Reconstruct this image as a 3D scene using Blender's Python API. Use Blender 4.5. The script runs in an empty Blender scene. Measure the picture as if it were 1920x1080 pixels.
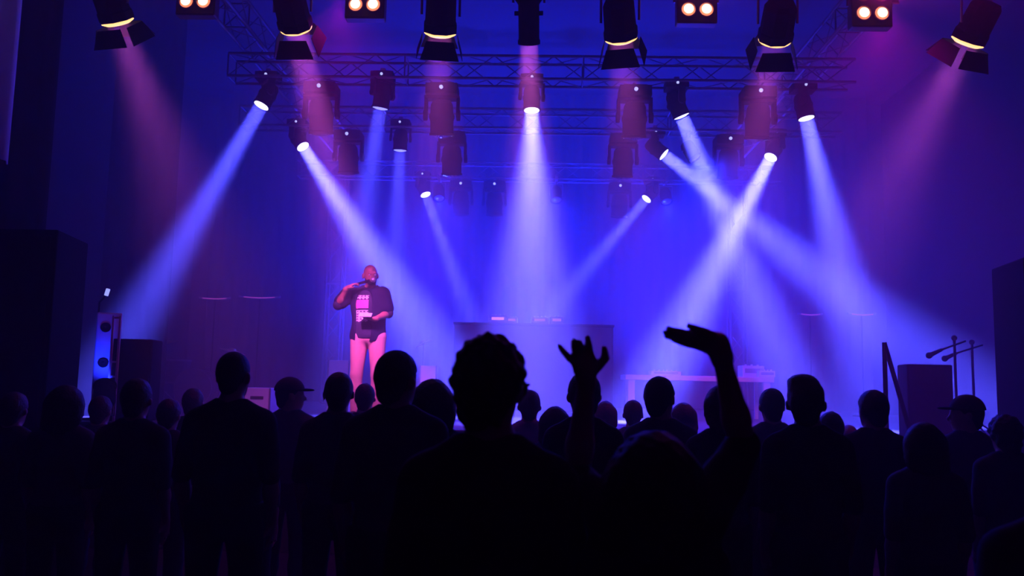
import bpy, bmesh, math, random
import numpy as np
from mathutils import Vector, Matrix, Euler
random.seed(4); np.random.seed(4)
SC = bpy.context.scene
COL = SC.collection
PI = math.pi

# ------------------------------------------------------------------ camera
F = 1600.0                                   # focal length in pixels of the 1920 wide frame
CAM = Vector((0, 0, 1.68))
ROLL = math.radians(1.15)
def cam_rot(yaw, pitch):
    return Matrix.Rotation(yaw, 3, 'Z') @ Matrix.Rotation(PI/2 + pitch, 3, 'X') @ Matrix.Rotation(ROLL, 3, 'Z')
def proj_dir(R, v):
    c = R.transposed() @ Vector(v)
    return 960 + F*c.x/(-c.z), 540 - F*c.y/(-c.z)
yaw, pitch = 0.02, 0.1
for _ in range(30):                          # stage axis (+Y) meets the frame at (1000, 715)
    u, v = proj_dir(cam_rot(yaw, pitch), (0, 1, 0))
    yaw -= (u - 1000)/F; pitch -= (v - 715)/F
R = cam_rot(yaw, pitch)
cd = bpy.data.cameras.new('camera'); cam = bpy.data.objects.new('camera', cd); COL.objects.link(cam)
cam.location = CAM; cam.rotation_euler = R.to_euler()
cd.sensor_width = 36; cd.lens = F/1920*36
cd.clip_start = 0.05; cd.clip_end = 100
cd.dof.use_dof = True; cd.dof.focus_distance = 10.5; cd.dof.aperture_fstop = 3.2
SC.camera = cam
def P(px, py, d):
    """world point on the plane y = d seen at a pixel of the photograph"""
    r = R @ Vector(((px-960)/F, (540-py)/F, -1))
    return CAM + r*(d/r.y)

# ------------------------------------------------------------------ world and exposure
w = bpy.data.worlds.new('world'); SC.world = w; w.use_nodes = True
w.node_tree.nodes['Background'].inputs[0].default_value = (0, 0, 0, 1)
w.node_tree.nodes['Background'].inputs[1].default_value = 0
vs = SC.view_settings
SC.display_settings.display_device = 'sRGB'
vs.view_transform = 'Standard'; vs.look = 'None'; vs.exposure = 0.0; vs.gamma = 1.0; vs.use_curve_mapping = False
SC.cycles.volume_bounces = 1
SC.cycles.max_bounces = 4
SC.cycles.diffuse_bounces = 2
SC.cycles.sample_clamp_indirect = 2.0
SC.cycles.use_denoising = True

HAZE = 0.05                                 # scattering per metre
BLUE = (0.008, 0.018, 1.0)                     # added blue fill lamps
BEAM = (0.07, 0.068, 1.0)                    # narrow beams
PINK = (1.0, 0.13, 1.0)                     # front light
WARM = (1.0, 0.02, 0.55)                     # blinders

# ------------------------------------------------------------------ materials
def mat(name, col, rough=0.6, metal=0.0, noise=0.0, nscale=20.0, bump=0.0, emis=None, estr=0.0, spec=.5):
    m = bpy.data.materials.new(name); m.use_nodes = True
    nt = m.node_tree; b = nt.nodes['Principled BSDF']
    b.inputs['Base Color'].default_value = (*col, 1); b.inputs['Roughness'].default_value = rough
    b.inputs['Metallic'].default_value = metal; b.inputs['Specular IOR Level'].default_value = spec
    if noise or bump:
        tc = nt.nodes.new('ShaderNodeTexCoord'); n = nt.nodes.new('ShaderNodeTexNoise')
        n.inputs['Scale'].default_value = nscale; n.inputs['Detail'].default_value = 4
        nt.links.new(tc.outputs['Object'], n.inputs['Vector'])
        if noise:
            r = nt.nodes.new('ShaderNodeValToRGB')
            r.color_ramp.elements[0].color = (*[c*(1-noise) for c in col], 1)
            r.color_ramp.elements[1].color = (*[min(1, c*(1+noise)) for c in col], 1)
            nt.links.new(n.outputs['Fac'], r.inputs['Fac']); nt.links.new(r.outputs['Color'], b.inputs['Base Color'])
        if bump:
            bp = nt.nodes.new('ShaderNodeBump'); bp.inputs['Strength'].default_value = bump; bp.inputs['Distance'].default_value = 0.01
            nt.links.new(n.outputs['Fac'], bp.inputs['Height']); nt.links.new(bp.outputs['Normal'], b.inputs['Normal'])
    if emis:
        b.inputs['Emission Color'].default_value = (*emis, 1); b.inputs['Emission Strength'].default_value = estr
        m.cycles.emission_sampling = 'NONE'
    return m
M = dict(
    black=mat('black_paint', (.006, .006, .007), .85, noise=.3, spec=.08),
    rubber=mat('black_rubber', (.01, .01, .01), .8, spec=.1, bump=.1),
    alu=mat('aluminium', (.14, .14, .17), .6, .3, noise=.1),
    steel=mat('dull_steel', (.35, .35, .38), .5, .8, noise=.15),
    wall=mat('dark_wall', (.012, .012, .014), .9, noise=.3, nscale=3, bump=.2, spec=.1),
    ceil=mat('dark_ceiling', (.02, .02, .022), .95, noise=.3, nscale=2),
    floor=mat('worn_floor', (.03, .03, .034), .5, noise=.4, nscale=4),
    deck=mat('stage_deck', (.05, .048, .052), .55, noise=.35, nscale=6, bump=.15),
    cloth=mat('stage_curtain', (.03, .03, .04), .95, spec=.1, noise=.25, nscale=8),
    pale=mat('pale_panel', (.75, .75, .8), .7, noise=.1),
    grille=mat('speaker_grille', (.008, .008, .009), .85, .0, spec=.1, noise=.3, nscale=120, bump=.3),
    white=mat('white_laminate', (.75, .72, .75), .5, noise=.05),
    tan=mat('tan_cotton', (.62, .38, .30), .85, noise=.15, nscale=30, bump=.2),
    navy=mat('navy_jersey', (.018, .02, .045), .85, noise=.3, nscale=30, bump=.2),
    prpink=mat('pink_print', (.85, .12, .32), .7, noise=.1),
    prwhite=mat('white_print', (.7, .68, .62), .7, noise=.35, nscale=60),
    skinb=mat('brown_skin', (.30, .15, .10), .5, noise=.1, nscale=15),
    skinl=mat('light_skin', (.50, .31, .24), .5, noise=.08, nscale=15),
    hairk=mat('black_hair', (.012, .01, .01), .6, noise=.4, nscale=80, bump=.6),
    hairb=mat('brown_hair', (.06, .035, .02), .55, noise=.4, nscale=80, bump=.6),
    lens=mat('glowing_lens', (.9, .9, 1), .2, emis=(.75, .75, 1.0), estr=3.0),
    lensdim=mat('dim_glowing_lens', (.9, .9, 1), .2, emis=(.45, .45, 1.0), estr=1.2),
    lensoff=mat('dark_lens', (.02, .02, .03), .08),
    led=mat('status_led', (.8, .8, 1), .4, emis=(.45, .5, 1.0), estr=1.6),
    lamp=mat('hot_lamp', (1, .8, .6), .3, emis=(1.0, .74, .45), estr=3.2),
    gold=mat('fresnel_lens', (1, .7, .4), .3, emis=(1.0, .55, .20), estr=2.0),
    leaf=mat('barndoor_metal', (.012, .011, .010), .75, spec=.1),
    reflector=mat('reflector', (.6, .2, .15), .3, .6),
    stripe=mat('painted_pink_light', (.6, .2, .4), .4, emis=(.45, .06, .35), estr=1.0),  # pink front light on the rear bars, put in as emission
)
cloths = [mat('dark_cloth', c, .9, noise=.25, nscale=25, bump=.2) for c in
          ((.03, .03, .035), (.05, .05, .06), (.02, .02, .03), (.08, .08, .10), (.04, .035, .03), (.10, .11, .14), (.30, .32, .38))]
jeans = mat('dark_denim', (.02, .025, .045), .9, noise=.3, nscale=60)

# ------------------------------------------------------------------ object helpers
def tag(o, label=None, cat=None, group=None, kind=None):
    if label: o['label'] = label
    if cat: o['category'] = cat
    if group: o['group'] = group
    if kind: o['kind'] = kind
    return o
def empty(name, loc, label=None, cat=None, group=None):
    o = bpy.data.objects.new(name, None); COL.objects.link(o); o.location = loc; o.empty_display_size = .1
    return tag(o, label, cat, group)
class MB:
    def __init__(s): s.bm = bmesh.new()
    def box(s, c, size, rot=None, taper=None):
        r = bmesh.ops.create_cube(s.bm, size=1.0)['verts']
        for v in r:
            k = (taper if (taper and v.co.z > 0) else 1)
            co = Vector((v.co.x*size[0]*k, v.co.y*size[1]*k, v.co.z*size[2]))
            v.co = (rot @ co if rot is not None else co) + Vector(c)
        return s
    def tube(s, a, b, ra, rb=None, n=12, cap=True):
        a = Vector(a); b = Vector(b); d = b-a
        q = d.to_track_quat('Z', 'Y').to_matrix().to_4x4()
        bmesh.ops.create_cone(s.bm, cap_ends=cap, segments=n, radius1=ra, radius2=ra if rb is None else rb, depth=d.length,
                              matrix=Matrix.Translation((a+b)/2) @ q)
        return s
    def path(s, pts, r, n=8):
        for i in range(len(pts)-1): s.tube(pts[i], pts[i+1], r, n=n)
        for p in pts[1:-1]: s.ball(p, r, 8)
        return s
    def ball(s, c, r, n=12, sc=(1, 1, 1)):
        v = bmesh.ops.create_uvsphere(s.bm, u_segments=n, v_segments=max(6, n//2+2), radius=r)['verts']
        for q in v: q.co = Vector((q.co.x*sc[0], q.co.y*sc[1], q.co.z*sc[2])) + Vector(c)
        return s
    def lathe(s, prof, n=24, M4=None):
        rings = []
        for (r, z) in prof:
            rings.append([s.bm.verts.new(Vector((r*math.cos(2*PI*i/n), r*math.sin(2*PI*i/n), z))) for i in range(n)])
        for a, b in zip(rings, rings[1:]):
            for i in range(n): s.bm.faces.new((a[i], a[(i+1) % n], b[(i+1) % n], b[i]))
        s.bm.faces.new(rings[0][::-1]); s.bm.faces.new(rings[-1])
        if M4 is not None:
            for rg in rings:
                for v in rg: v.co = M4 @ v.co
        return s
    def prism(s, pts, z0, z1, M4=None):
        a = [s.bm.verts.new(Vector((x, y, z0))) for x, y in pts]; b = [s.bm.verts.new(Vector((x, y, z1))) for x, y in pts]
        n = len(pts); s.bm.faces.new(a[::-1]); s.bm.faces.new(b)
        for i in range(n): s.bm.faces.new((a[i], a[(i+1) % n], b[(i+1) % n], b[i]))
        if M4 is not None:
            for v in a+b: v.co = M4 @ v.co
        return s
    def mesh(s, name, m, smooth=False):
        bmesh.ops.recalc_face_normals(s.bm, faces=s.bm.faces)
        me = bpy.data.meshes.new(name); s.bm.to_mesh(me); s.bm.free(); me.materials.append(m)
        if smooth:
            for p in me.polygons: p.use_smooth = True
            me.set_sharp_from_angle(angle=math.radians(40))
        return me
    def build(s, name, m, parent=None, bevel=0, smooth=False):
        o = bpy.data.objects.new(name, s.mesh(name, m, smooth)); COL.objects.link(o); o.parent = parent
        if bevel:
            b = o.modifiers.new('bevel', 'BEVEL'); b.width = bevel; b.segments = 2; b.limit_method = 'ANGLE'
        return o
def put(name, me, parent=None):
    o = bpy.data.objects.new(name, me); COL.objects.link(o); o.parent = parent; return o
def copy_tree(o, parent=None):
    c = o.copy(); COL.objects.link(c); c.parent = parent
    for ch in list(o.children): copy_tree(ch, c)
    return c
def spot(name, loc, direction, power, color, angle, blend=.6, radius=.05, parent=None):
    l = bpy.data.lights.new(name, 'SPOT'); l.energy = power; l.color = color
    l.spot_size = math.radians(angle); l.spot_blend = blend; l.shadow_soft_size = radius
    o = bpy.data.objects.new(name, l); COL.objects.link(o)
    o.location = loc; o.rotation_euler = Vector(direction).to_track_quat('-Z', 'Y').to_euler()
    if parent is not None: o.parent = parent
    return o

def disc(name, loc, direction, power, color, spread, size):
    l = bpy.data.lights.new(name, 'AREA'); l.shape = 'DISK'; l.size = size; l.energy = power; l.color = color
    l.spread = math.radians(spread)
    o = bpy.data.objects.new(name, l); COL.objects.link(o)
    o.location = loc; o.rotation_euler = Vector(direction).to_track_quat('-Z', 'Y').to_euler()
    return o

# ------------------------------------------------------------------ the setting
XW, YB, YF, ZC = 7.2, 17.6, -4.0, 7.6
STZ, ST0, ST1 = 1.20, 8.3, 16.8
def slab(name, c, s, m):
    o = MB().box((0, 0, 0), s).build(name, m); o.location = c; o['kind'] = 'structure'; return o
ly, cy = YB-YF, (YB+YF)/2
slab('floor', (0, cy, -.05), (2*XW+.4, ly+.4, .1), M['floor'])
slab('ceiling', (0, cy, ZC+.05), (2*XW+.4, ly+.4, .1), M['ceil'])
slab('wall_left', (-XW-.1, cy, ZC/2), (.2, ly, ZC), M['wall'])
slab('wall_right', (XW+.1, cy, ZC/2), (.2, ly, ZC), M['wall'])
slab('wall_back', (0, YB+.1, ZC/2), (2*XW+.4, .2, ZC), M['wall'])
slab('wall_front', (0, YF-.1, ZC/2), (2*XW+.4, .2, ZC), M['wall'])
mb = MB().box((0, (ST0+ST1)/2, STZ-.05), (13.2, ST1-ST0, .1))
mb.box((0, ST0+.04, STZ/2-.06), (13.2, .04, STZ-.13))
st = mb.build('stage', M['deck'], bevel=.005); tag(st, 'wide dark raised stage floor with a black front board behind the crowd', 'stage', kind='structure')

def curtain(name, x0, x1, y, z0, z1, m, amp=.06, wl=.28, n=None, axis='x'):
    n = n or int(abs(x1-x0)/wl*8); bm = bmesh.new(); rows = []
    for j, z in enumerate((z0, (z0+z1)/2, z1)):
        row = []
        for i in range(n+1):
            t = x0+(x1-x0)*i/n
            o = amp*math.sin(2*PI*(t/wl)+.4*math.sin(t*3))*(1.15 if j == 0 else .9)
            row.append(bm.verts.new((t, y+o, z) if axis == 'x' else (y+o, t, z)))
        rows.append(row)
    for a, b in zip(rows, rows[1:]):
        for i in range(n): bm.faces.new((a[i], a[i+1], b[i+1], b[i]))
    me = bpy.data.meshes.new(name); bm.to_mesh(me); bm.free(); me.materials.append(m)
    for p in me.polygons: p.use_smooth = True
    o = put(name, me); s = o.modifiers.new('thick', 'SOLIDIFY'); s.thickness = .01
    return o
tag(curtain('backdrop_curtain', -6.6, 6.6, 16.9, 1.22, 7.5, M['cloth']),
    'dark pleated backdrop curtain hanging full width behind the stage', 'curtain')
dr = curtain('side_drape', 5.5, 6.5, -4.15, 3.3, 7.5, M['pale'], .03, .3, axis='y')
tag(dr, 'pale drape glowing blue at the far left edge high on the side', 'drape')

for x0, x1, y, z0, nm in ((-7.15, -4.8, 8.15, .02, 'left front'), (4.85, 7.15, 8.15, .02, 'right front'), (-6.55, -5.45, 12.6, STZ+.01, 'left rear')):  # curtains added to cut off lit haze and darken the sides
    tag(curtain('added_dark_curtain', x0, x1, y, z0, 7.5, M['wall'], .05, .3), f'added black pleated curtain darkening the {nm} side of the stage', 'curtain')
# ------------------------------------------------------------------ trusses
def truss(a, b, s, label, group=None, up=Vector((0, 0, 1)), step=None):
    a = Vector(a); b = Vector(b); d = (b-a); L = d.length; d.normalize()
    side = d.cross(up).normalized(); u2 = side.cross(d).normalized()
    root = empty('truss', a, label, 'truss', group)
    cs = [side*(sx*s/2)+u2*(sy*s/2) for sx, sy in ((-1, -1), (1, -1), (1, 1), (-1, 1))]
    for c in cs: MB().tube(c, c+d*L, .019, n=10).build('chord', M['alu'], root, smooth=True)
    n = max(2, round(L/(step or s*1.25))); lac = MB()
    for i in range(n):
        for k in range(4):
            p, q = cs[k], cs[(k+1) % 4]
            if i % 2: p, q = q, p
            lac.tube(p+d*(L*i/n), q+d*(L*(i+1)/n), .007, n=6)
        if i % 6 == 0:
            for k in range(4): lac.tube(cs[k]+d*(L*i/n), cs[(k+1) % 4]+d*(L*i/n), .010, n=6)
    lac.build('lacing', M['alu'], root)
    return root
TZ, TS = 5.41, .28
TB = TZ-TS/2-.019
truss((-4.4, 7.0, TZ+.06), (4.4, 7.0, TZ+.06), TS, 'front lighting truss above the crowd carrying the warm lamps', 'stage trusses')
truss((-3.75, 10, TZ), (3.75, 10, TZ), TS, 'first cross truss over the stage, the nearest one behind the warm lamps', 'stage trusses')
truss((-4.3, 12, TZ), (4.3, 12, TZ), TS, 'second cross truss further over the stage', 'stage trusses')
truss((-4.3, 15, TZ), (4.3, 15, TZ), TS, 'rearmost cross truss deep in the blue haze', 'stage trusses')
for sx, nm in ((-1, 'left'), (1, 'right')):
    truss((sx*3.45, 7.19, TZ+.35), (sx*3.45, 15.1, TZ+.35), TS, f'side truss running from front to back on the {nm}', 'stage trusses')
    truss((sx*3.66, 15.45, STZ+.02), (sx*3.66, 15.45, TZ+.14), TS, f'upright truss tower at the {nm} rear of the stage', 'truss towers', up=Vector((0, 1, 0)))

# ------------------------------------------------------------------ moving head lights
me_base = MB().box((0, 0, .045), (.27, .22, .09)).box((0, 0, .095), (.2, .16, .02)).mesh('base', M['black'])
yk = MB().box((0, 0, -.012), (.30, .10, .024))
for sx in (-1, 1): yk.box((sx*.138, 0, -.10), (.024, .085, .18)).tube((sx*.128, 0, -.165), (sx*.158, 0, -.165), .045, n=16)
me_yoke = yk.mesh('yoke', M['black'])
me_head = MB().lathe([(.03, .135), (.075, .128), (.095, .09), (.10, .02), (.11, 0), (.11, -.02), (.10, -.05), (.10, -.145), (.108, -.15), (.108, -.17), (.094, -.17), (.09, -.15), (.02, -.15)], 28).mesh('head', M['black'], True)
me_lens = MB().lathe([(.001, -.157), (.05, -.16), (.088, -.166), (.092, -.172), (.05, -.185), (.001, -.19)], 28).mesh('lens', M['lens'], True)
me_lensd = me_lens.copy(); me_lensd.materials[0] = M['lensdim']
me_lenso = me_lens.copy(); me_lenso.materials[0] = M['lensoff']
me_led = MB().ball((0, -.118, .05), .017, 10).mesh('status_light', M['led'], True)
def moving_head(px, py, d, target, power, label, angle=15, sc=1.0, lensme=None, blend=.6, color=BEAM, group='lit moving head lights'):
    lp = P(px, py, d); tg = Vector(target) if not isinstance(target, tuple) or len(target) != 3 or target[2] < 16 and target[0] < 50 else P(*target)
    dr = (tg-lp).normalized(); piv = lp-dr*.17*sc
    top = piv+Vector((0, 0, .165*sc))
    root = empty('moving_head_light', (top.x, top.y, top.z), label, 'stage light', group)
    b = put('base', me_base, root); b.scale = (sc,)*3
    pan = math.atan2(-dr.x, dr.y) if abs(dr.x)+abs(dr.y) > .05 else 0
    y = put('yoke', me_yoke, root); y.rotation_euler = (0, 0, pan); y.scale = (sc,)*3
    h = put('head', me_head, root); h.location = piv-top; h.scale = (sc,)*3
    h.rotation_euler = dr.to_track_quat('-Z', 'X').to_euler()
    put('lens', lensme or me_lens, h)
    led = put('status_light', me_led, b)
    cl = MB().tube((0, 0, .09*sc), (0, 0, max(.12*sc, TB-top.z+.02)), .022).box((0, 0, max(.12*sc, TB-top.z)+.005), (.06, .07, .05)).build('clamp', M['steel'], root)
    if power: disc('beam_lamp', lp+dr*.03*sc, dr, power*AK, color, angle*1.35, .17*sc)
    return root
BP = 18.0; AK = .0054
moving_head(490, 198, 10, (205, 690, 9.2), 850*BP, 'lit beam light at the far left of the nearest truss, beam slanting down left', 10)
moving_head(713, 203, 10, (650, 600, 10.4), 420*BP, 'dimly lit beam light second from left on the nearest truss', 13, lensme=me_lensd)
moving_head(997, 207, 10, (997, 760, 9.7), 5400*BP, 'brightest beam light at the centre pointing straight down', 22, blend=.85)
moving_head(1278, 218, 10, (1450, 640, 10.4), 2400*BP, 'lit beam light on the nearest truss, third lit from the right, tilted slightly right', 12)
moving_head(1512, 222, 10, (1620, 690, 9.8), 1900*BP, 'lit beam light at the far right of the nearest truss pointing nearly straight down', 14)
moving_head(568, 275, 12, (830, 680, 11.2), 4000*BP, 'lit beam light left of the singer, beam slanting down right over his head', 12)
moving_head(750, 282, 12, (735, 600, 12.3), 420*BP, 'faint beam light behind the dim second one, pointing down', 13, lensme=me_lensd)
moving_head(1245, 290, 12, (1640, 600, 11.4), 2600*BP, 'lit beam light whose beam crosses another beam toward the lower right', 12)
moving_head(1445, 295, 12, (1240, 700, 11.0), 5000*BP, 'lit beam light on the right whose bright beam slants down left', 12)
moving_head(798, 365, 15, (905, 660, 14.2), 750*BP, 'small lit beam light on the rearmost truss, left one', 9)
moving_head(1212, 373, 15, (985, 640, 14.2), 850*BP, 'small lit beam light on the rearmost truss, right one', 9)
# unlit heads hanging straight down
names = {10: 'nearest', 12: 'second', 15: 'rearmost'}
protos = None
for d, xs in ((10, (-2.63, -1.16, 1.16, 2.63)), (12, (-2.73, -1.23, 1.23, 2.73)), (15, (-1.35, -.75, 1.48))):
    for i, x in enumerate(xs):
        lab = f'dark unlit moving light on the {names[d]} truss, ' + ('first', 'second', 'third', 'fourth')[i] + ' dark one from the left'
        if protos is None:
            sc = 1.4; r = empty('moving_head_light', (0, 0, 0)); r['category'] = 'stage light'; r['group'] = 'unlit moving head lights'
            b = put('base', me_base, r); b.scale = (sc,)*3; y = put('yoke', me_yoke, r); y.scale = (sc,)*3
            h = put('head', me_head, r); h.location = (0, 0, -.165*sc); h.scale = (sc,)*3; h.rotation_euler = (.25, 0, 0)
            put('lens', me_lenso, h); put('status_light', me_led, b)
            MB().tube((0, 0, .1), (0, 0, .2), .022).build('clamp', M['steel'], r)
            protos = r; o = r
        else: o = copy_tree(protos)
        o.location = (x, d, TB-.17); o['label'] = lab; o['category'] = 'stage light'

# ------------------------------------------------------------------ added fill lamps that make the haze glow
me_can = MB().lathe([(.03, .16), (.085, .15), (.10, .10), (.10, -.10), (.108, -.105), (.108, -.12), (.09, -.12), (.085, -.09), (.01, -.09)], 24).mesh('housing', M['black'], True)
me_canl = MB().lathe([(.001, -.095), (.07, -.098), (.083, -.104), (.07, -.11), (.001, -.114)], 24).mesh('lens', mat('blue_lens', (.1, .1, .9), .3, emis=(.03, .03, 1), estr=.15), True)
me_cany = MB().path([(-.115, 0, 0), (-.115, 0, .2), (.115, 0, .2), (.115, 0, 0)], .008).tube((0, 0, .2), (0, 0, .26), .015).mesh('yoke', M['steel'])
def wash(loc, direction, power, angle, label, color=BLUE, up=False):
    root = empty('added_fill_light', loc, label, 'stage light', 'added magenta fill lights' if 'magenta' in label else 'added blue fill lights')
    y = put('yoke', me_cany, root)
    if up: y.rotation_euler = (PI, 0, 0)
    if not up: MB().box((0, 0, .28), (.05, .38, .06)).build('clamp', M['steel'], root)
    d = Vector(direction).normalized()
    h = put('housing', me_can, root); h.rotation_euler = d.to_track_quat('-Z', 'X').to_euler(); put('lens', me_canl, h)
    spot('added_fill_lamp', Vector(loc)+d*.125, d, power, color, angle, 1.0, .08)
    return root
WP = 5.5  # truss lamps below are added to fill the stage haze with blue
wash((-1.75, 15, TB-.26), (.1, -.55, -1), 200*WP, 150, 'small added blue fill lamp on the rearmost truss, left of the middle')
wash((.35, 15, TB-.26), (0, -.55, -1), 200*WP, 150, 'small added blue fill lamp on the rearmost truss near its middle')
wash((2.3, 15, TB-.26), (.1, -.5, -1), 200*WP, 150, 'small added blue fill lamp on the rearmost truss, right of the middle')
wash((2.2, 12, TB-.26), (.5, -.3, -1), 450*WP, 140, 'small added blue fill lamp on the second truss at the right')
for i, x in enumerate((-2.4, 0.0, 2.4)):  # added uplighters, standing in for blue light scattered above the trusses
    wash((x, 16.2, STZ+.27), (0, -.5, 1), 1050*WP, 130, f'added blue uplighter for haze glow on the stage floor by the backdrop, {("left", "middle", "right")[i]} one', up=True)

wash((-4.2, 8.33, STZ+.27), (-.22, .42, .45), 9*WP, 80, 'small added blue lamp on the stage edge brightening the pale speaker', up=True)  # added lamp, hidden behind the crowd, to brighten the pale speaker

# ------------------------------------------------------------------ front truss fixtures
FD = 7.0
def barn_light(px, py, target, power, label, spread=36):
    tg = P(*target); pos = P(px, py, FD); d = (tg-pos).normalized()
    root = empty('barn_door_light', pos-d*.16, label, 'stage light', 'barn door lights on the front truss')
    q = d.to_track_quat('-Z', 'Y').to_matrix().to_4x4()
    body = MB().lathe([(.05, .20), (.11, .19), (.135, .15), (.14, -.05), (.15, -.06), (.15, -.13), (.125, -.13), (.12, -.10), (.01, -.10)], 8, q @ Matrix.Rotation(PI/8, 4, 'Z')).build('housing', M['black'], root, bevel=.004)
    MB().lathe([(.001, -.12), (.10, -.125), (.136, -.145), (.10, -.165), (.001, -.17)], 24, q).build('lens', M['gold'], root, smooth=True)
    for k in range(4):
        g = Matrix.Rotation(k*PI/2, 4, 'Z') @ Matrix.Translation((0, .152, -.180)) @ Matrix.Rotation(math.radians(-90+(16 if k % 2 else 24)), 4, 'X')
        MB().prism([(-.115, 0), (.115, 0), (.165, .155), (-.165, .155)], -.0025, .0025, q @ g).build('barn_door', M['leaf'], root)
    top = Vector((pos.x, FD, TB+.06))-root.location
    side = q.to_3x3() @ Vector((1, 0, 0))
    yk = MB().path([side*.16, side*.16+Vector((0, -.02, .3)), side*-.16+Vector((0, -.02, .3)), side*-.16], .011)
    yk.tube((0, -.02, .3), top, .014).build('yoke', M['steel'], root)
    MB().box(top+Vector((0, 0, 0)), (.05, .07, .06)).build('clamp', M['steel'], root)
    disc('front_lamp', pos+d*.02, d, power*.015, PINK, spread, .2)
PP = 2.0
barn_light(222, 44, (480, 760, 9.5), 260*PP, 'black spotlight with open flaps at the far left of the top row')
barn_light(556, 56, (690, 620, 10), 420*PP, 'black spotlight with flaps second from left in the top row', 22)
barn_light(825, 66, (800, 760, 9.3), 260*PP, 'black spotlight with flaps just left of the centre spotlight')
barn_light(1165, 76, (1220, 760, 9.8), 260*PP, 'black spotlight with flaps just right of the centre spotlight')
barn_light(1452, 78, (1330, 740, 10.8), 300*PP, 'black spotlight with flaps second from right in the top row')
barn_light(1812, 82, (1450, 760, 9.5), 300*PP, 'black spotlight with open flaps at the far right of the top row')
# centre profile
pos = P(992, 82, FD); dd = (P(997, 640, 8.6)-pos).normalized()
root = empty('profile_spotlight', pos, 'long black tube spotlight at the top centre with a pink beam', 'stage light')
q = dd.to_track_quat('-Z', 'Y').to_matrix().to_4x4()
MB().lathe([(.04, .62), (.10, .60), (.115, .50), (.115, .36), (.088, .32), (.088, .04), (.095, .03), (.095, 0), (.08, 0), (.075, .03), (.01, .03)], 24, q).build('housing', M['black'], root, smooth=True)
MB().box(q.to_3x3() @ Vector((0, 0, .25)), (.24, .05, .03), q.to_3x3()).build('shutter_plate', M['black'], root)
MB().lathe([(.001, .02), (.07, .018), (.074, .012), (.001, .006)], 24, q).build('lens', mat('pink_lens', (1, .4, .7), .3, emis=(1, .2, .55), estr=.8), root, smooth=True)
c = q.to_3x3() @ Vector((0, 0, .33))
MB().path([c+Vector((-.13, 0, 0)), c+Vector((-.13, 0, .16)), c+Vector((.13, 0, .16)), c+Vector((.13, 0, 0))], .01).tube(c+Vector((0, 0, .16)), c+Vector((0, 0, .28)), .013).build('yoke', M['steel'], root)
disc('profile_lamp', pos+dd*.01, dd, 6*PP, (1, .15, .8), 30, .15)

for x_, pw_, nm_ in ((2.95, 150, 'right'), (-1.75, 70, 'left')):  # lamps added above the frame for the purple glow along its top
    wash((x_, 7.0, TB+.06-.26), (0, .5, -1), pw_, 150, f'magenta wash lamp on the front truss, {nm_} one', color=(1.0, .01, .8))

def blinder(px, py, power, label):
    """2 x 2 audience blinder; (px, py) is the middle of its lower lamp pair"""
    pos = P(px, py, FD-.1); root = empty('blinder_light', pos, label, 'stage light', 'blinder lights on the front truss')
    MB().box((0, .07, .085), (.34, .11, .40)).build('housing', mat('red_lit_housing', (.10, .02, .025), .5, noise=.2), root, bevel=.012)  # red glow from the lamps is put into the housing colour
    for sx in (-.075, .075):
        for z in (0, .17):
            c = Vector((sx, .012, z))
            rot = Matrix.Translation(c) @ Matrix.Rotation(PI/2, 4, 'X')
            MB().lathe([(.066, 0), (.066, .01), (.058, .012), (.045, .004), (.03, -.002), (.001, -.004)], 20, rot).build('reflector', M['reflector'], root, smooth=True)
            MB().ball(c+Vector((0, -.022, 0)), .042, 16, (1, .35, 1)).build('lamp', M['lamp'], root, smooth=True)
    MB().path([(-.185, .07, .085), (-.185, .07, .36), (.185, .07, .36), (.185, .07, .085)], .01).tube((0, .07, .36), (0, .07, TB+.06-pos.z), .014).build('yoke', M['steel'], root)
    spot('blinder_lamp', pos+Vector((0, -.09, .08)), (0, -1, .2), power, WARM, 110, 1.0, .08)
blinder(365, 2, 12, 'warm four-lamp blinder at the far left, cut by the top edge')
blinder(683, 8, 40, 'warm four-lamp blinder left of centre on the front truss')
blinder(1308, 17, 40, 'warm four-lamp blinder right of centre on the front truss')
blinder(1637, 24, 150, 'brightest warm four-lamp blinder at the right with a magenta glow')

# ------------------------------------------------------------------ loudspeakers and stage gear
def speaker(name, loc, size, rz, label, cat='loudspeaker', woofers=((0, .25, .14), (0, .68, .06)), m='black', grp=None, grille=True, wm='rubber'):
    root = empty(name, loc, label, cat, grp); root.rotation_euler = (0, 0, rz)
    W, D, H = size
    MB().prism([(-W/2, -D/2), (W/2, -D/2), (W*.4, D/2), (-W*.4, D/2)], 0, H).build('cabinet', M[m], root, bevel=.015)
    if grille: MB().box((0, -D/2-.006, H/2), (W*.92, .012, H*.94)).build('grille', M['grille'], root, bevel=.003)
    else:
        for x, t, r in woofers:
            MB().lathe([(r, 0), (r, .008), (r*.85, .012), (r*.3, -.0), (.001, .01)], 24, Matrix.Translation((x, -D/2, t*H)) @ Matrix.Rotation(PI/2, 4, 'X')).build('woofer', M[wm], root, smooth=True)
    for sx in (-1, 1): MB().box((sx*W*.44, 0, H*.55), (.02, .12, .03)).build('handle', M['rubber'], root)
    return root
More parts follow.
